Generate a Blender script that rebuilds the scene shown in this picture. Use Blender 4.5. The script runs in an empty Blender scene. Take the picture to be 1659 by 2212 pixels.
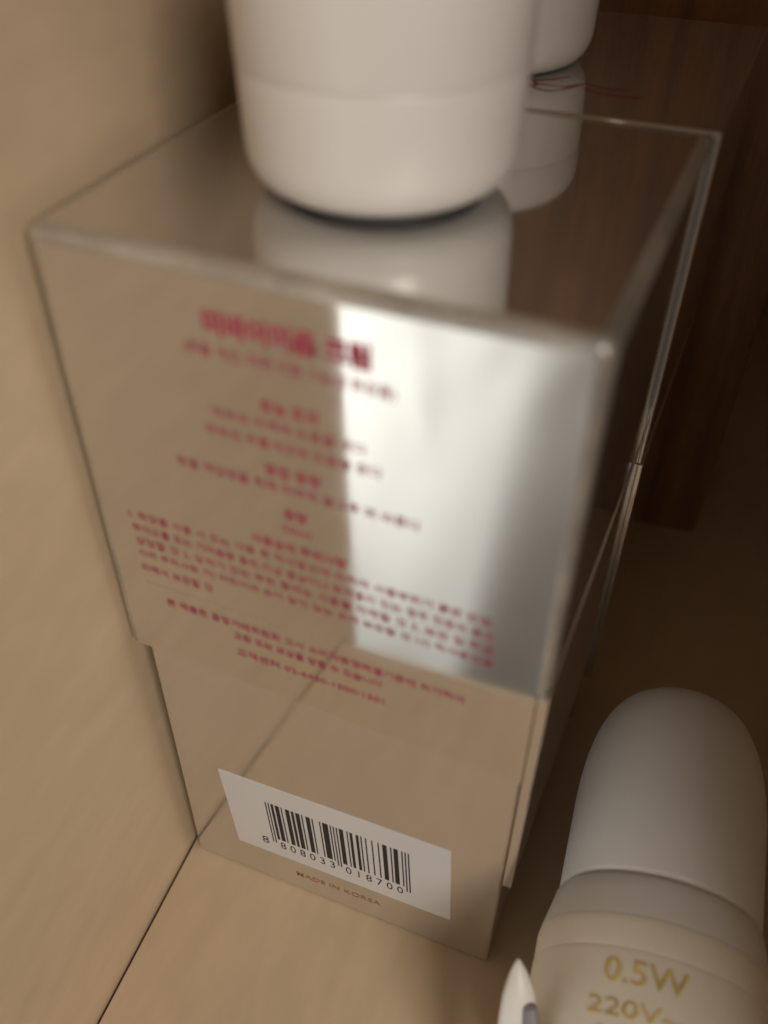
import bpy, bmesh, math, random
from mathutils import Vector, Matrix, Euler, noise
random.seed(7)
C = bpy.context.scene.collection
S = bpy.context.scene
MM = 0.001

# ------------------------------------------------------------------ camera
CAM = Vector((90.379, -90.514, 206.878))
cd = bpy.data.cameras.new('camera')
cam = bpy.data.objects.new('camera', cd); C.objects.link(cam)
cam.location = CAM * MM
cam.rotation_euler = (0.83498, 0.003429, 0.410129)
cd.sensor_fit = 'VERTICAL'
cd.sensor_height = 24.0
cd.sensor_width = 18.0
cd.lens = 1992.08 / 2212 * 24.0
cd.shift_x = (829.5 - 797.867) / 2212
cd.shift_y = (1164.02 - 1106) / 2212
cd.clip_start = 0.004
cd.clip_end = 20
cd.dof.use_dof = True
cd.dof.focus_distance = 0.202
cd.dof.aperture_fstop = cd.lens / 3.7          # an aperture about 3.7 mm wide
S.camera = cam

# ------------------------------------------------------------------ world, lamp, exposure
W = bpy.data.worlds.new('World'); S.world = W; W.use_nodes = True
bg = W.node_tree.nodes['Background']
bg.inputs[0].default_value = (1.0, 0.80, 0.62, 1)
bg.inputs[1].default_value = 0.068

def lamp(name, loc, target, sx, sy, power, col):
    l = bpy.data.lights.new(name, 'AREA'); l.shape = 'RECTANGLE'
    l.size = sx * MM; l.size_y = sy * MM; l.energy = power; l.color = col
    o = bpy.data.objects.new(name, l); C.objects.link(o)
    o.location = Vector(loc) * MM
    o.rotation_euler = (Vector(target) - Vector(loc)).to_track_quat('-Z', 'Y').to_euler()
    return o
lamp('room_lamp', (410, -360, 400), (30, -30, 90), 220, 200, 2.2, (1.0, 0.905, 0.815))
lamp('cloth_fill_lamp', (-215, -120, -60), (-60, -345, -190), 150, 240, 1.42, (1.0, 0.99, 0.945))  # added fill that whitens the cloth outside; no known window there

S.view_settings.view_transform = 'Standard'
S.view_settings.look = 'None'
S.view_settings.exposure = 0.12
S.view_settings.gamma = 1.0
S.cycles.use_denoising = True
S.cycles.max_bounces = 14
S.cycles.glossy_bounces = 8
S.cycles.diffuse_bounces = 6
S.cycles.sample_clamp_indirect = 4.0

# ------------------------------------------------------------------ materials
def mat(name, col, rough=0.5, metal=0.0, spec=0.5):
    m = bpy.data.materials.new(name); m.use_nodes = True
    b = m.node_tree.nodes['Principled BSDF']
    b.inputs['Base Color'].default_value = (*col, 1)
    b.inputs['Roughness'].default_value = rough
    b.inputs['Metallic'].default_value = metal
    b.inputs['Specular IOR Level'].default_value = spec
    return m
def N(m, t): return m.node_tree.nodes.new(t)
def L(m, a, b): m.node_tree.links.new(a, b)
def mottled(m, col, scale, amount, fine=0.0, stretch=(1, 1, 1), bump=0.0, bscale=900):
    """Colour that wanders a little, as grain, print or dust makes it."""
    b = m.node_tree.nodes['Principled BSDF']
    tc = N(m, 'ShaderNodeTexCoord'); mp = N(m, 'ShaderNodeMapping')
    mp.inputs['Scale'].default_value = stretch
    L(m, tc.outputs['Object'], mp.inputs['Vector'])
    n1 = N(m, 'ShaderNodeTexNoise'); n1.inputs['Scale'].default_value = scale
    n1.inputs['Detail'].default_value = 5
    L(m, mp.outputs[0], n1.inputs['Vector'])
    n2 = N(m, 'ShaderNodeTexNoise'); n2.inputs['Scale'].default_value = scale * 14
    n2.inputs['Detail'].default_value = 3
    L(m, mp.outputs[0], n2.inputs['Vector'])
    r = N(m, 'ShaderNodeMapRange')
    r.inputs[1].default_value = 0.3; r.inputs[2].default_value = 0.7
    r.inputs[3].default_value = 1 - amount; r.inputs[4].default_value = 1 + amount
    L(m, n1.outputs[0], r.inputs[0])
    r2 = N(m, 'ShaderNodeMapRange')
    r2.inputs[1].default_value = 0.3; r2.inputs[2].default_value = 0.7
    r2.inputs[3].default_value = 1 - fine; r2.inputs[4].default_value = 1 + fine
    L(m, n2.outputs[0], r2.inputs[0])
    mu = N(m, 'ShaderNodeMath'); mu.operation = 'MULTIPLY'
    L(m, r.outputs[0], mu.inputs[0]); L(m, r2.outputs[0], mu.inputs[1])
    mx = N(m, 'ShaderNodeVectorMath'); mx.operation = 'SCALE'
    mx.inputs[0].default_value = col
    L(m, mu.outputs[0], mx.inputs['Scale'])
    L(m, mx.outputs[0], b.inputs['Base Color'])
    if bump:
        nb = N(m, 'ShaderNodeTexNoise'); nb.inputs['Scale'].default_value = bscale
        L(m, mp.outputs[0], nb.inputs['Vector'])
        bp = N(m, 'ShaderNodeBump'); bp.inputs['Strength'].default_value = bump
        bp.inputs['Distance'].default_value = 0.0003
        L(m, nb.outputs[0], bp.inputs['Height']); L(m, bp.outputs[0], b.inputs['Normal'])
    return m

WOODC = (0.54, 0.418, 0.282)
M_wood = mottled(mat('beige_melamine', WOODC, 0.45, 0, 0.35), WOODC, 14, 0.05, 0.045, (1, 0.35, 1), 0.12, 700)
M_back = mottled(mat('back_board', WOODC, 0.5), WOODC, 14, 0.10, 0.05)
M_edge = mat('raw_board_joint', (0.20, 0.155, 0.11), 0.9)
# mirror-finish silver card, very slightly wavy
M_silver = mat('silver_card', (0.76, 0.755, 0.74), 0.055, 0.94)
M_base = mat('silver_card_base', (0.76, 0.755, 0.74), 0.07, 0.90)
M_worn = mottled(mat('worn_card_edge', (0.58, 0.56, 0.52), 0.46, 0.85), (0.62, 0.60, 0.56), 90, 0.22, 0.1, (1, 1, 1), 0.5, 260)
def wave(m, scale, dist, r0=0.055, r1=0.115):
    b = m.node_tree.nodes['Principled BSDF']
    tc = N(m, 'ShaderNodeTexCoord')
    nb = N(m, 'ShaderNodeTexNoise'); nb.inputs['Scale'].default_value = scale; nb.inputs['Detail'].default_value = 1
    L(m, tc.outputs['Object'], nb.inputs['Vector'])
    bp = N(m, 'ShaderNodeBump'); bp.inputs['Strength'].default_value = 1.0
    bp.inputs['Distance'].default_value = dist
    L(m, nb.outputs[0], bp.inputs['Height']); L(m, bp.outputs[0], b.inputs['Normal'])
    n2 = N(m, 'ShaderNodeTexNoise'); n2.inputs['Scale'].default_value = 60; n2.inputs['Detail'].default_value = 6
    L(m, tc.outputs['Object'], n2.inputs['Vector'])
    r = N(m, 'ShaderNodeMapRange'); r.inputs[1].default_value = 0.35; r.inputs[2].default_value = 0.75
    r.inputs[3].default_value = r0; r.inputs[4].default_value = r1
    L(m, n2.outputs[0], r.inputs[0]); L(m, r.outputs[0], b.inputs['Roughness'])
wave(M_silver, 22, 0.00008)
wave(M_base, 26, 0.00018, 0.08, 0.15)
M_muted = mat('muted_corner_glint', (0.26, 0.235, 0.205), 0.8, 0, 0.1)  # dull dark colour laid on the lid's corner to mute the lamp's glint
M_print = mat('pink_red_print', (0.43, 0.085, 0.12), 0.6, 0, 0.2)
M_tan = mat('faint_tan_print', (0.42, 0.22, 0.15), 0.6, 0, 0.2)
M_rule = mat('pale_brown_rule', (0.42, 0.30, 0.22), 0.5)
M_red = mat('red_line_print', (0.30, 0.02, 0.03), 0.5)
M_sticker = mottled(mat('white_sticker', (0.64, 0.645, 0.65), 0.55), (0.64, 0.645, 0.65), 40, 0.03)
M_ink = mat('black_ink', (0.018, 0.016, 0.018), 0.6)
M_white = mottled(mat('white_plastic', (0.80, 0.775, 0.745), 0.30), (0.80, 0.775, 0.745), 20, 0.02)
M_white.node_tree.nodes['Principled BSDF'].inputs['Subsurface Weight'].default_value = 0.0
M_foot_shade = mat('foot_gap_shade', (0.05, 0.05, 0.05), 0.7)  # shadow of the gap under the jar, painted as the foot's colour
M_dome = mottled(mat('frosted_dome', (0.86, 0.85, 0.845), 0.40), (0.86, 0.85, 0.845), 30, 0.03)
M_ivory = mottled(mat('ivory_plastic', (0.86, 0.80, 0.69), 0.45), (0.86, 0.80, 0.69), 30, 0.04, 0.02)
M_groove = mat('grey_groove', (0.62, 0.59, 0.55), 0.8)
M_yellow = mottled(mat('yellow_ink', (0.68, 0.53, 0.18), 0.6), (0.68, 0.53, 0.18), 300, 0.25)
M_carton = mottled(mat('dark_brown_carton', (0.30, 0.165, 0.09), 0.35), (0.30, 0.165, 0.09), 25, 0.35, 0.12, (5, 5, .4))
M_cloth = mottled(mat('white_cloth', (0.82, 0.82, 0.80), 0.9), (0.82, 0.82, 0.80), 30, 0.02)
M_nub = mat('grey_rubber', (0.24, 0.23, 0.235), 0.45)
M_tip = mottled(mat('white_tip', (0.78, 0.76, 0.71), 0.4), (0.78, 0.76, 0.71), 60, 0.05)

# ------------------------------------------------------------------ helpers
def link(name, bm, m, origin=(0, 0, 0), parent=None, smooth=False, angle=None):
    """One mesh object; coordinates given in millimetres of the place."""
    bmesh.ops.recalc_face_normals(bm, faces=bm.faces)
    me = bpy.data.meshes.new(name)
    bm.to_mesh(me); bm.free()
    me.transform(Matrix.Scale(MM, 4) @ Matrix.Translation(-Vector(origin)))
    if smooth:
        me.shade_smooth() if angle is None else None
        for p in me.polygons: p.use_smooth = True
        if angle is not None:
            try: me.set_sharp_from_angle(angle=math.radians(angle))
            except Exception: pass
    me.materials.append(m)
    o = bpy.data.objects.new(name, me); C.objects.link(o)
    if angle is not None and angle <= 40:            # keeps the flat faces flat under their rounded edges
        wn = o.modifiers.new('weighted_normals', 'WEIGHTED_NORMAL'); wn.keep_sharp = True; wn.weight = 100
    if parent: o.parent = parent
    else: o.location = Vector(origin) * MM
    return o
def thing(name, origin, label, cat, group=None):
    o = bpy.data.objects.new(name, None); C.objects.link(o)
    o.empty_display_size = 0.02
    o.location = Vector(origin) * MM
    o['label'] = label; o['category'] = cat
    if group: o['group'] = group
    return o
def tag(o, label=None, cat=None, kind=None):
    if label: o['label'] = label
    if cat: o['category'] = cat
    if kind: o['kind'] = kind
    return o
def hexa(bm, pts):
    v = [bm.verts.new(p) for p in pts]
    for f in ((0, 1, 2, 3), (4, 7, 6, 5), (0, 4, 5, 1), (1, 5, 6, 2), (2, 6, 7, 3), (3, 7, 4, 0)):
        bm.faces.new([v[i] for i in f])
def box(bm, x0, x1, y0, y1, z0, z1):
    hexa(bm, [(x0, y0, z0), (x1, y0, z0), (x1, y1, z0), (x0, y1, z0), (x0, y0, z1), (x1, y0, z1), (x1, y1, z1), (x0, y1, z1)])
def bevel(bm, w, seg=3, edges=None):
    bmesh.ops.bevel(bm, geom=list(edges or bm.edges), offset=w, segments=seg, profile=0.5, affect='EDGES')
def prism_y(bm, outline, y0, y1):
    a = [bm.verts.new((x, y0, z)) for x, z in outline]
    b = [bm.verts.new((x, y1, z)) for x, z in outline]
    n = len(a)
    bm.faces.new(a); bm.faces.new(b[::-1])
    for i in range(n):
        j = (i + 1) % n
        bm.faces.new((a[i], b[i], b[j], a[j]))
def lathe(prof, seg, M):
    """prof: list of (radius, t) along the axis; M places it."""
    bm = bmesh.new()
    rings = []
    for r, t in prof:
        if r < 1e-6: rings.append([bm.verts.new(M @ Vector((0, 0, t)))])
        else:
            rings.append([bm.verts.new(M @ Vector((r * math.cos(2 * math.pi * k / seg), r * math.sin(2 * math.pi * k / seg), t))) for k in range(seg)])
    for a, b in zip(rings, rings[1:]):
        for k in range(seg):
            k2 = (k + 1) % seg
            if len(a) == 1 and len(b) == 1: continue
            if len(a) == 1: bm.faces.new((a[0], b[k], b[k2]))
            elif len(b) == 1: bm.faces.new((a[k], b[0], a[k2]))
            else: bm.faces.new((a[k], b[k], b[k2], a[k2]))
    return bm
def text_bm(body, width=None, height=None, bold=0.0, align='CENTER'):
    """Lettering as flat faces in the xy plane, scaled to a width and/or height (mm)."""
    cu = bpy.data.curves.new('t', 'FONT'); cu.body = body; cu.size = 1.0
    cu.align_x = 'LEFT'; cu.resolution_u = 3; cu.offset = bold; cu.fill_mode = 'BOTH'
    ob = bpy.data.objects.new('t', cu); C.objects.link(ob)
    dg = bpy.context.evaluated_depsgraph_get(); dg.update()
    me = bpy.data.meshes.new_from_object(ob.evaluated_get(dg))
    C.objects.unlink(ob); bpy.data.objects.remove(ob); bpy.data.curves.remove(cu)
    bm = bmesh.new(); bm.from_mesh(me); bpy.data.meshes.remove(me)
    xs = [v.co.x for v in bm.verts]; ys = [v.co.y for v in bm.verts]
    x0, x1, y0, y1 = min(xs), max(xs), min(ys), max(ys)
    sx = width / (x1 - x0) if width else None
    sy = height / (y1 - y0) if height else None
    if sx is None: sx = sy
    if sy is None: sy = sx
    for v in bm.verts:
        v.co = Vector(((v.co.x - (x0 + x1) / 2) * sx, (v.co.y - (y0 + y1) / 2) * sy, 0))
    return bm

# ------------------------------------------------------------------ the cabinet
SLOPE = 0.042                       # the shelf is not quite level
def fz(x): return (x - 40) * SLOPE - 1.8
def wx(y, z): return 1.3 - 0.080 * y - 0.0260 * z      # inner face of the left panel, leaning out a little

# shelf board: its left edge butts the panel with a thin open joint
bm = bmesh.new()
g = 0.9
yA, yB = -79, 330
def cx(y): return wx(y, fz(0)) + g
hexa(bm, [(cx(yA), yA, fz(0) - 18), (165, yA, fz(165) - 18), (165, yB, fz(165) - 18), (cx(yB), yB, fz(cx(yB)) - 18),
          (cx(yA), yA, fz(cx(yA))), (165, yA, fz(165)), (165, yB, fz(165)), (cx(yB), yB, fz(cx(yB)))])
fr = [e for e in bm.edges if all(v.co.y < -78 and v.co.z > fz(-40) - 2 for v in e.verts)]
bmesh.ops.bevel(bm, geom=fr, offset=5.0, segments=6, profile=0.5, affect='EDGES')
tag(link('shelf_board', bm, M_wood, smooth=True, angle=40), kind='structure')
# left side panel
bm = bmesh.new()
yA, yB, zA, zB = -86, 330, -260, 420
hexa(bm, [(wx(yA, zA) - 18, yA, zA), (wx(yA, zA), yA, zA), (wx(yB, zA), yB, zA), (wx(yB, zA) - 18, yB, zA),
          (wx(yA, zB) - 18, yA, zB), (wx(yA, zB), yA, zB), (wx(yB, zB), yB, zB), (wx(yB, zB) - 18, yB, zB)])
bevel(bm, 0.6, 2)
tag(link('cabinet_side_panel', bm, M_wood, smooth=True, angle=40), kind='structure')
# dark joint below the gap
bm = bmesh.new()
hexa(bm, [(wx(-79, 0) - .2, -78.5, -8), (wx(-79, 0) + 3, -78.5, -8), (wx(330, 0) + 3, 330, -8), (wx(330, 0) - .2, 330, -8),
          (wx(-79, 0) - .2, -78.5, -4.9), (wx(-79, 0) + 3, -78.5, -4.9), (wx(330, 0) + 3, 330, -4.9), (wx(330, 0) - .2, 330, -4.9)])
tag(link('panel_joint', bm, M_edge), kind='structure')
# back board, right panel and the board above
bm = bmesh.new(); box(bm, -60, 184, 331, 337, -60, 420)
tag(link('cabinet_back_board', bm, M_back), kind='structure')
bm = bmesh.new(); box(bm, 166, 184, -84, 330, -260, 315)
tag(link('cabinet_right_panel', bm, M_back), kind='structure')
bm = bmesh.new(); box(bm, -6, 165, -79, 330, 400, 418)
tag(link('upper_shelf_board', bm, M_back), kind='structure')

# ------------------------------------------------------------------ the two silver boxes
def silver_box(ox, oy, label, H, flap, front=True):
    D = 71.4
    O = (ox + 40, oy + D / 2, fz(ox + 40))
    t = thing('silver_box', O, label, 'box', 'mirror finish silver boxes on the shelf')
    fl0, fl1 = flap
    # lid: a sleeve whose right wall ends higher than its front
    bm = bmesh.new()
    prism_y(bm, [(ox, 73.4), (ox + 78.4, 71.2), (ox + 78.4, fl1), (ox + 80, fl1 + .2), (ox + 80, H), (ox, H)], oy, oy + D)
    es = [e for e in bm.edges]
    bmesh.ops.bevel(bm, geom=[e for e in es if all(v.co.z > H - 1 for v in e.verts) or
                              (abs(e.verts[0].co.z - e.verts[1].co.z) > 5 and abs(e.verts[0].co.x - e.verts[1].co.x) < .1
                               and e.verts[0].co.y < oy + .1 and (e.verts[0].co.x < ox + 1 or e.verts[0].co.x > ox + 79))],
                    offset=2.1 if front else .5, segments=4, profile=0.5, affect='EDGES')
    lid = link('lid', bm, M_silver, O, t, True, 35)
    lid.data.materials.append(M_worn); lid.data.materials.append(M_muted)                # folds are rubbed; front corner is darkened in colour to mute the lamp's glint
    for p in lid.data.polygons:
        nn = p.normal
        if front and nn.x > .22 and nn.y < -.22 and nn.z > .22: p.material_index = 2
        elif front and max(abs(p.normal.x), abs(p.normal.y), abs(p.normal.z)) < .985 and p.normal.y < .2 and p.normal.x > -.2 and p.area < 4e-4: p.material_index = 1
    # base, following the slope of the shelf
    bm = bmesh.new()
    x0, x1 = ox + 4.0, ox + 78.3
    hexa(bm, [(x0, oy + .7, fz(x0) + .05), (x1, oy + .7, fz(x1) + .05), (x1, oy + D - .7, fz(x1) + .05), (x0, oy + D - .7, fz(x0) + .05),
              (x0, oy + .7, 92), (x1, oy + .7, 92), (x1, oy + D - .7, 92), (x0, oy + D - .7, 92)])
    bevel(bm, 0.7, 3)
    base = link('base', bm, M_base, O, t, True, 35)
    # the side flap standing proud of the base
    bm = bmesh.new()
    box(bm, ox + 78.5, ox + 80.3, oy + .2, oy + D - .2, fl0, fl1 - .25)
    bevel(bm, 0.25, 2)
    link('side_flap', bm, M_silver, O, t, True, 35)
    return t, lid, base, O

H = 155.8
box1, lid1, base1, O1 = silver_box(0, 0, 'near silver mirror box with pink printing and a barcode sticker, standing against the left panel', H, (36, 96))
box2, lid2, base2, O2 = silver_box(1.1, 72.4, 'rear silver mirror box behind the printed one, with a red line drawing on its top', H - .1, (19, 89), False)

def on_front(bm, x, z, y):
    for v in bm.verts: v.co = Vector((x + v.co.x, y, z + v.co.y))
    return bm
LINES = [  # text, left x, right x, z centre, height, weight
    ('미바이이움 크림', 27.0, 51.0, 147.3, 3.9, .055),
    ('(주름 개선, 미백 이중 기능성 화장품)', 23.4, 54.4, 142.8, 2.3, .006),
    ('효능 효과', 34.4, 43.4, 136.2, 2.3, .022),
    ('피부의 미백에 도움을 준다', 26.6, 50.3, 133.1, 1.9, .004),
    ('피부의 주름개선에 도움을 준다', 25.0, 52.6, 129.8, 1.9, .004),
    ('용법 용량', 34.2, 43.3, 125.3, 2.2, .022),
    ('본품 적당량을 취해 피부에 골고루 펴 바른다', 19.0, 58.4, 122.3, 1.9, .004),
    ('용량', 36.7, 40.7, 117.5, 2.2, .022),
    ('50ml', 36.3, 41.1, 114.5, 1.6, .004),
    ('사용상의 주의사항', 30.5, 46.9, 110.7, 2.1, .022),
    ('1. 화장품 사용 시 또는 사용 후 직사광선에 의하여 사용부위가 붉은 반점,', 7.2, 70.6, 107.7, 1.9, .004),
    ('부어오름 또는 가려움증 등의 이상 증상이나 부작용이 있는 경우 전문의 등과', 7.3, 70.8, 104.8, 1.9, .004),
    ('상담할 것 2. 상처가 있는 부위 등에는 사용을 자제할 것 3. 보관 및 취급', 7.4, 71.0, 101.9, 1.9, .004),
    ('시의 주의사항 가) 어린이의 손이 닿지 않는 곳에 보관할 것 나) 직사광선을', 7.3, 71.1, 98.9, 1.9, .004),
    ('피해서 보관할 것', 7.3, 21.5, 95.5, 1.9, .004),
    ('본 제품은 공정거래위원회 고시 소비자분쟁해결기준에 의거하여', 11.2, 67.2, 88.3, 1.9, .012),
    ('교환 또는 보상을 받을 수 있습니다', 24.5, 52.9, 85.2, 1.9, .012),
    ('고객센터 02-6460-1500/1501', 24.5, 53.3, 80.9, 1.9, .014),
]
for s, xl, xr, z, h, b in LINES:
    bm = text_bm(s, xr - xl, h, b)
    link('printed_line', on_front(bm, (xl + xr) / 2, z, -.06), M_print, O1, lid1)
bm = bmesh.new(); box(bm, 7.5, 71.4, -.05, .2, 91.70, 91.95)
link('printed_rule', bm, M_rule, O1, lid1)
bm = text_bm('MADE IN KOREA', 21.2, 1.7, .008)
for v in bm.verts: v.co = Vector((42.1 + v.co.x, .64, 5.7 + v.co.y + v.co.x * .08))
link('printed_line', bm, M_tan, O1, base1)

# barcode sticker on the base
ST = math.atan(.058)
def on_sticker(x, z):               # sticker plane: x,z from its centre, turned a little
    return (42.0 + x * math.cos(ST) - z * math.sin(ST), 25.0 + x * math.sin(ST) + z * math.cos(ST))
bm = bmesh.new()
cs = [on_sticker(x, z) for x, z in ((-26.0, -13.8), (26.2, -13.8), (26.4, 13.8), (-26.6, 13.8))]
a = [bm.verts.new((x, .56, z)) for x, z in cs]; b_ = [bm.verts.new((x, .72, z)) for x, z in cs]
bm.faces.new(a); bm.faces.new(b_[::-1])
for i in range(4): bm.faces.new((a[i], b_[i], b_[(i + 1) % 4], a[(i + 1) % 4]))
st = link('barcode_sticker', bm, M_sticker, O1, box1)
Lc = ['0001101', '0011001', '0010011', '0111101', '0100011', '0110001', '0101111', '0111011', '0110111', '0001011']
PAR = ['LLLLLL', 'LLGLGG', 'LLGGLG', 'LLGGGL', 'LGLLGG', 'LGGLLG', 'LGGGLL', 'LGLGLG', 'LGLGGL', 'LGGLGL']
def ean(code):
    d = [int(c) for c in code]
    inv = lambda s: ''.join('1' if c == '0' else '0' for c in s)
    out = '101'
    for c, p in zip(d[1:7], PAR[d[0]]): out += Lc[c] if p == 'L' else inv(Lc[c])[::-1]
    out += '01010'
    for c in d[7:]: out += inv(Lc[c])
    return out + '101'
bits = ean('8808033018700')
BX0, BW = -16.2, 33.6
mod = BW / 95
bm = bmesh.new(); k = 0
while k < 95:
    if bits[k] == '1':
        e = k
        while e < 95 and bits[e] == '1': e += 1
        guard = k < 3 or k >= 92 or 45 <= k < 50
        z0, z1 = (-8.4 if guard else -6.6), 7.4
        q = [on_sticker(x, z) for x, z in ((BX0 + k * mod + .02, z0), (BX0 + e * mod - .02, z0), (BX0 + e * mod - .02, z1), (BX0 + k * mod + .02, z1))]
        bm.faces.new([bm.verts.new((x, .53, z)) for x, z in q])
        k = e
    else: k += 1
link('barcode_bars', bm, M_ink, O1, st)
bm = bmesh.new()
def add_digits(s, xc, w):
    t = text_bm(s, w, 2.7, .0)
    for v in t.verts:
        x, z = on_sticker(xc + v.co.x, -8.8 + v.co.y); v.co = Vector((x, .53, z))
    me = bpy.data.meshes.new('d'); t.to_mesh(me); t.free(); bm.from_mesh(me); bpy.data.meshes.remove(me)
add_digits('8', -18.2, 1.7)
add_digits('8 0 8 0 3 3', BX0 + 24.5 * mod, 13.6)
add_digits('0 1 8 7 0 0', BX0 + 70.5 * mod, 13.6)
link('barcode_digits', bm, M_ink, O1, st)

# red line drawing printed on the rear box's top: two long curved strokes and small leaves
def stroke(bm, pts, w, z):
    n = len(pts)
    prev = None
    for i, p in enumerate(pts):
        a_ = Vector(pts[max(i - 1, 0)]); c_ = Vector(pts[min(i + 1, n - 1)])
        d = (c_ - a_).normalized(); nrm = Vector((-d.y, d.x)) * w * (.35 + .65 * math.sin(math.pi * (i + .5) / n)) / 2
        q = Vector(p)
        cur = (bm.verts.new((q.x + nrm.x, q.y + nrm.y, z)), bm.verts.new((q.x - nrm.x, q.y - nrm.y, z)))
        if prev: bm.faces.new((prev[0], cur[0], cur[1], prev[1]))
        prev = cur
def bez(p0, p1, p2, n=14):
    return [((1 - t) ** 2 * p0[0] + 2 * t * (1 - t) * p1[0] + t * t * p2[0], (1 - t) ** 2 * p0[1] + 2 * t * (1 - t) * p1[1] + t * t * p2[1]) for t in [i / n for i in range(n + 1)]]
bm = bmesh.new(); zt = H - .1 + .05
for p in (((43.5, 88.6), (47, 87.2), (51, 92.5)), ((45.2, 85.2), (49, 81.2), (51.2, 84.0)), ((51.2, 84.0), (53, 86), (54.6, 90.0)),
          ((45.2, 85.2), (47.5, 86.6), (50.5, 86.0)), ((50.5, 86.0), (52.6, 86.6), (53.6, 88.6)), ((46.3, 83.7), (47.2, 86.4), (45.0, 88.2)),
          ((54.6, 90.0), (58, 87), (63, 88.6)), ((55, 86.5), (60, 83.5), (66, 85.4))):
    stroke(bm, bez(*p), .5, zt)
link('line_drawing', bm, M_red, O2, lid2)

# ------------------------------------------------------------------ white jars standing on the boxes
def jar(x, y, z, label, hs, top, gap=1.3):
    O = (x, y, z)
    t = thing('cream_jar', O, label, 'jar', 'white jars standing on the silver boxes')
    T = Matrix.Translation(Vector(O))
    R1, RT = 19.25, 19.95
    # lower shell with a rounded bottom edge
    prof = [(0, gap), (14.8, gap), (15.6, gap + .05)]
    for i in range(1, 9):
        a = math.pi / 2 * i / 8
        prof.append((15.4 + (R1 - 15.4) * math.sin(a), gap + 5.2 * (1 - math.cos(a))))
    prof += [(R1 + .25, hs - 4), (R1 + .30, hs - .3), (R1 + .26, hs - .1), (R1 + .2, hs)]
    link('body', lathe(prof, 128, T), M_white, O, t, True, 50)
    link('foot_ring', lathe([(0, .05), (14.0, .05), (14.4, .1), (14.4, gap + .02), (0, gap + .02)], 96, T), M_foot_shade, O, t, True, 50)
    R2 = R1 + .30
    prof = [(R2 - .1, hs + .01), (R2 + .0, hs + .08), (R2 + .12, hs + .5), (R2 + (RT + .1 - R2) * min((top - 5.5 - hs) / 14, 1), top - 5.5)]
    for i in range(1, 9):
        a = math.pi / 2 * i / 8
        prof.append((R2 + (RT + .1 - R2) * min((top - 5.5 - hs) / 14, 1) - 5.5 * (1 - math.cos(a)), top - 5.5 + 5.5 * math.sin(a)))
    prof.append((0, top + .2))
    link('screw_lid', lathe(prof, 128, T), M_white, O, t, True, 50)
jar(38.7, 32.7, H + .02, 'white round jar in front, standing on the printed silver box', 17.0, 36.0)
jar(33.0, 100.6, H - .08, 'white round jar behind the front one, above the red line drawing', 15.6, 26.0, .35)

# ------------------------------------------------------------------ bulb lying on the shelf
s = .968
Cb = CAM + s * (Vector((108.68, 13.52, 22.43)) - CAM)
yaw, pitch = math.radians(-5.47), math.radians(7.16)
n = Vector((math.sin(yaw) * math.cos(pitch), math.cos(yaw) * math.cos(pitch), math.sin(pitch)))
xa = n.cross(Vector((0, 0, 1))).normalized(); ya = xa.cross(n)   # xa to the right, ya = -up
Bm = Matrix(((xa.x, -ya.x, n.x, Cb.x), (xa.y, -ya.y, n.y, Cb.y), (xa.z, -ya.z, n.z, Cb.z), (0, 0, 0, 1)))
up_sign = 1 if (Bm.to_3x3() @ Vector((0, 1, 0))).z > 0 else -1
r = 20.0 * s
Ob = (Cb.x, Cb.y, fz(Cb.x))
bulb = thing('led_bulb', Ob, 'small ivory LED bulb with a frosted white dome, lying right of the printed box', 'light bulb')
prof = [(r - .9, .35), (r - .25, .6), (r, 1.2), (r, 19)]
for i in range(1, 25):
    a = math.pi / 2 * i / 24
    prof.append((r * max(math.cos(a), 0) ** .52 if i < 24 else 0, 19 + 30.0 * math.sin(a) ** .95))
link('dome', lathe(prof, 128, Bm), M_dome, Ob, bulb, True, 60)
link('groove', lathe([(r - 1.2, 1.2), (r - .75, .5), (r - .75, -.5), (r - 1.2, -1.2)], 128, Bm), M_groove, Ob, bulb, True, 60)
link('collar', lathe([(r - .9, -.35), (r + .1, -.6), (r + .5, -1.4), (r + .9, -3.6), (r + 2.0, -8.4), (r + 2.05, -8.7), (r + 1.4, -8.8)], 128, Bm), M_dome, Ob, bulb, True, 45)
body_r = [(r + 1.4, -8.8), (r + 2.05, -8.9), (r + 2.35, -10.3), (r + 2.25, -14.2), (r + 2.1, -14.6), (r + 2.1, -15.0), (r + 2.3, -15.5), (r + 2.4, -24), (r + 1.9, -36), (r - 1, -42), (r - 5, -45), (0, -45.5)]
link('body', lathe(body_r, 128, Bm), M_ivory, Ob, bulb, True, 40)
def on_bulb(bm, ang, t):            # wraps lettering round the body; ang in degrees from straight up, + to the right
    for v in bm.verts:
        R = r + 2.52
        a = math.radians(ang) + v.co.x / R
        v.co = Bm @ Vector((R * math.sin(a), up_sign * R * math.cos(a), t + v.co.y))
    return bm
for body_t, w, h, ang, t in (('0.5W', 14.0, 4.1, -9.5, -18.9), ('220V~', 15.5, 2.9, -13, -25.0), ('60Hz', 12, 2.9, -14, -29.6)):
    bm = text_bm(body_t, w, h, .004)
    bmesh.ops.subdivide_edges(bm, edges=bm.edges, cuts=1)
    link('printed_line', on_bulb(bm, ang, t), M_yellow, Ob, bulb)

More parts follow.
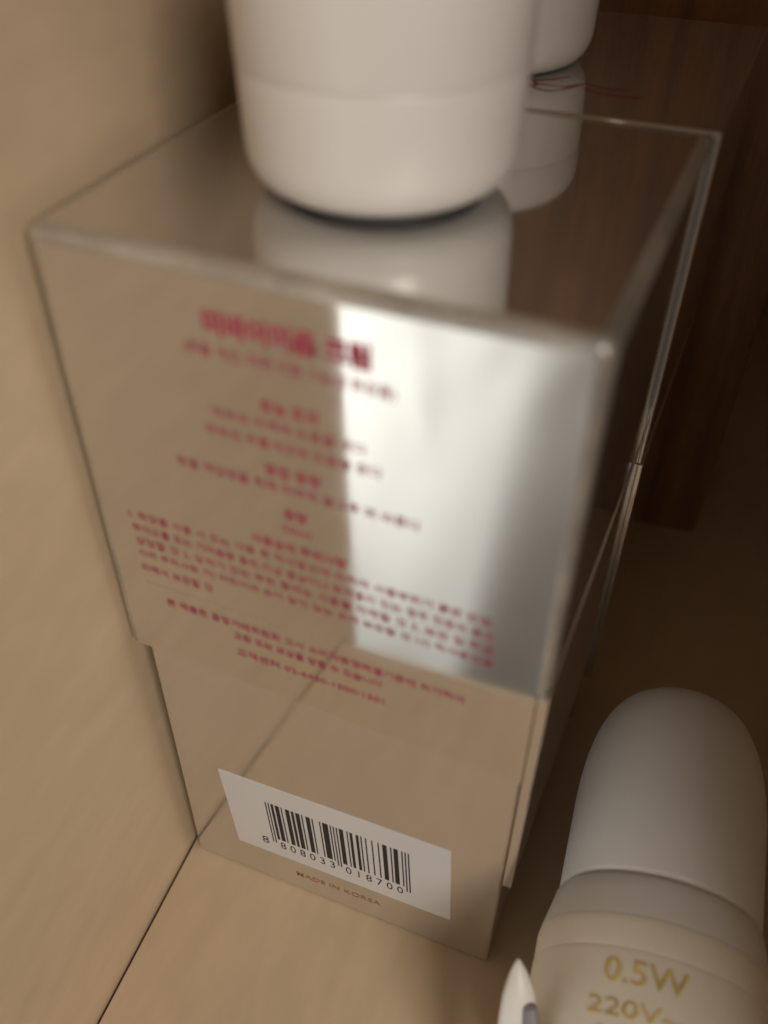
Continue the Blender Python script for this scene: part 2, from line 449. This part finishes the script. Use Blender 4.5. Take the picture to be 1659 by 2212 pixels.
# ------------------------------------------------------------------ small pointed tip in front
Ot = (86, -31, fz(86))
tip = thing('plastic_tip', Ot, 'small white pointed plastic tip with a grey nub, upright at the left of the bulb', 'plastic tip')
spine = [(85.8, -16.5, 45.3), (86.3, -17.6, 44.0), (86.9, -18.9, 42.4), (87.5, -20.3, 40.7), (88.1, -21.9, 38.7), (88.4, -23.4, 36.6),
         (88.2, -25.6, 32), (87.3, -28.4, 22), (86.4, -30.4, 10), (86.0, -31.2, fz(86) + .1)]
halfw = [.3, 1.35, 2.2, 2.85, 3.2, 3.2, 3.0, 2.5, 2.4, 2.4]
wv = Vector((.917, .398, 0)); nv = Vector((.30, -.68, .67))
bm = bmesh.new(); rows = []
for P, w in zip(spine, halfw):
    row = []
    for k in range(12):
        a = 2 * math.pi * k / 12
        dn = math.sin(a)
        row.append(bm.verts.new(Vector(P) + wv * (w * math.cos(a)) + nv * ((.62 if dn > 0 else .25) * min(w, 2.4) * dn)))
    rows.append(row)
for a, b_ in zip(rows, rows[1:]):
    for k in range(12): bm.faces.new((a[k], a[(k + 1) % 12], b_[(k + 1) % 12], b_[k]))
bm.faces.new(rows[0]); bm.faces.new(rows[-1][::-1])
bmesh.ops.subdivide_edges(bm, edges=bm.edges, cuts=1, use_grid_fill=True, smooth=.6)
link('shell', bm, M_tip, Ot, tip, True, 70)
A = Vector((89.7, -21.0, 41.0)); B = Vector((92.3, -26.0, 34.6))
q = (A - B).to_track_quat('Z', 'Y').to_matrix().to_4x4()
Mn = Matrix.Translation(B) @ q
ln = (A - B).length
prof = [(0, ln)] + [(1.35 * math.sin(a), ln - 1.2 + 1.2 * math.cos(a)) for a in [math.pi / 2 * i / 6 for i in range(1, 7)]] + [(1.45, ln - 3), (1.3, 0), (0, -.1)]
link('nub', lathe(prof, 32, Mn), M_nub, Ot, tip, True, 60)

# ------------------------------------------------------------------ dark carton further back
Oc = (20, 195, fz(20))
bm = bmesh.new()
x0, x1 = -8, 97.5
hexa(bm, [(x0, 161, fz(x0) + .1), (x1, 163.5, fz(x1) + .1), (x1 - 3, 228, fz(x1) + .1), (x0 - 3, 226, fz(x0) + .1),
          (x0, 161, 262), (x1, 163.5, 262), (x1 - 3, 228, 262), (x0 - 3, 226, 262)])
bevel(bm, 1.0, 2)
tag(link('brown_carton', bm, M_carton, Oc, None, True, 40), 'tall dark brown carton standing in the shade behind the silver boxes', 'carton')

# ------------------------------------------------------------------ white cloth outside, mirrored in the front of the near box
bm = bmesh.new()
NX, NZ = 90, 80
grid = []
def sm(a, b, x):
    t = min(max((x - a) / (b - a), 0), 1); return t * t * (3 - 2 * t)
for j in range(NZ + 1):
    row = []
    for i in range(NX + 1):
        x = -420 + 468 * i / NX; z = -640 + 900 * j / NZ
        xe = -10 + .105 * (z + 70)
        y = -345 - (40 + .09 * (-70 - z)) * sm(xe + 2, xe + 74, x) - 160 * sm(xe + 76, xe + 190, x)
        y += 3 * math.sin(x * .03 + z * .012) + .8 * math.sin(x * .09 - z * .03)
        y += 3.6 * math.exp(-((x + 66 + .1 * (z + 90)) / 7.5) ** 2) * math.exp(-((z + 85) / 45) ** 2) + 2.2 * math.exp(-((x + 30 - .3 * (z + 60)) / 12) ** 2) * math.exp(-((z + 60) / 30) ** 2)
        y += 1.2 * math.sin(x * .11 + 2 * math.sin(z * .05)) * math.exp(-((z + 50) / 50) ** 2)
        row.append(bm.verts.new((x, y, z)))
    grid.append(row)
for j in range(NZ):
    for i in range(NX): bm.faces.new((grid[j][i], grid[j][i + 1], grid[j + 1][i + 1], grid[j + 1][i]))
o = link('white_cloth', bm, M_cloth, (0, -345, -640), None, True)
sol = o.modifiers.new('thickness', 'SOLIDIFY'); sol.thickness = .0015
tag(o, 'white cloth hanging in front of the cabinet, mirrored in the printed box', 'cloth')
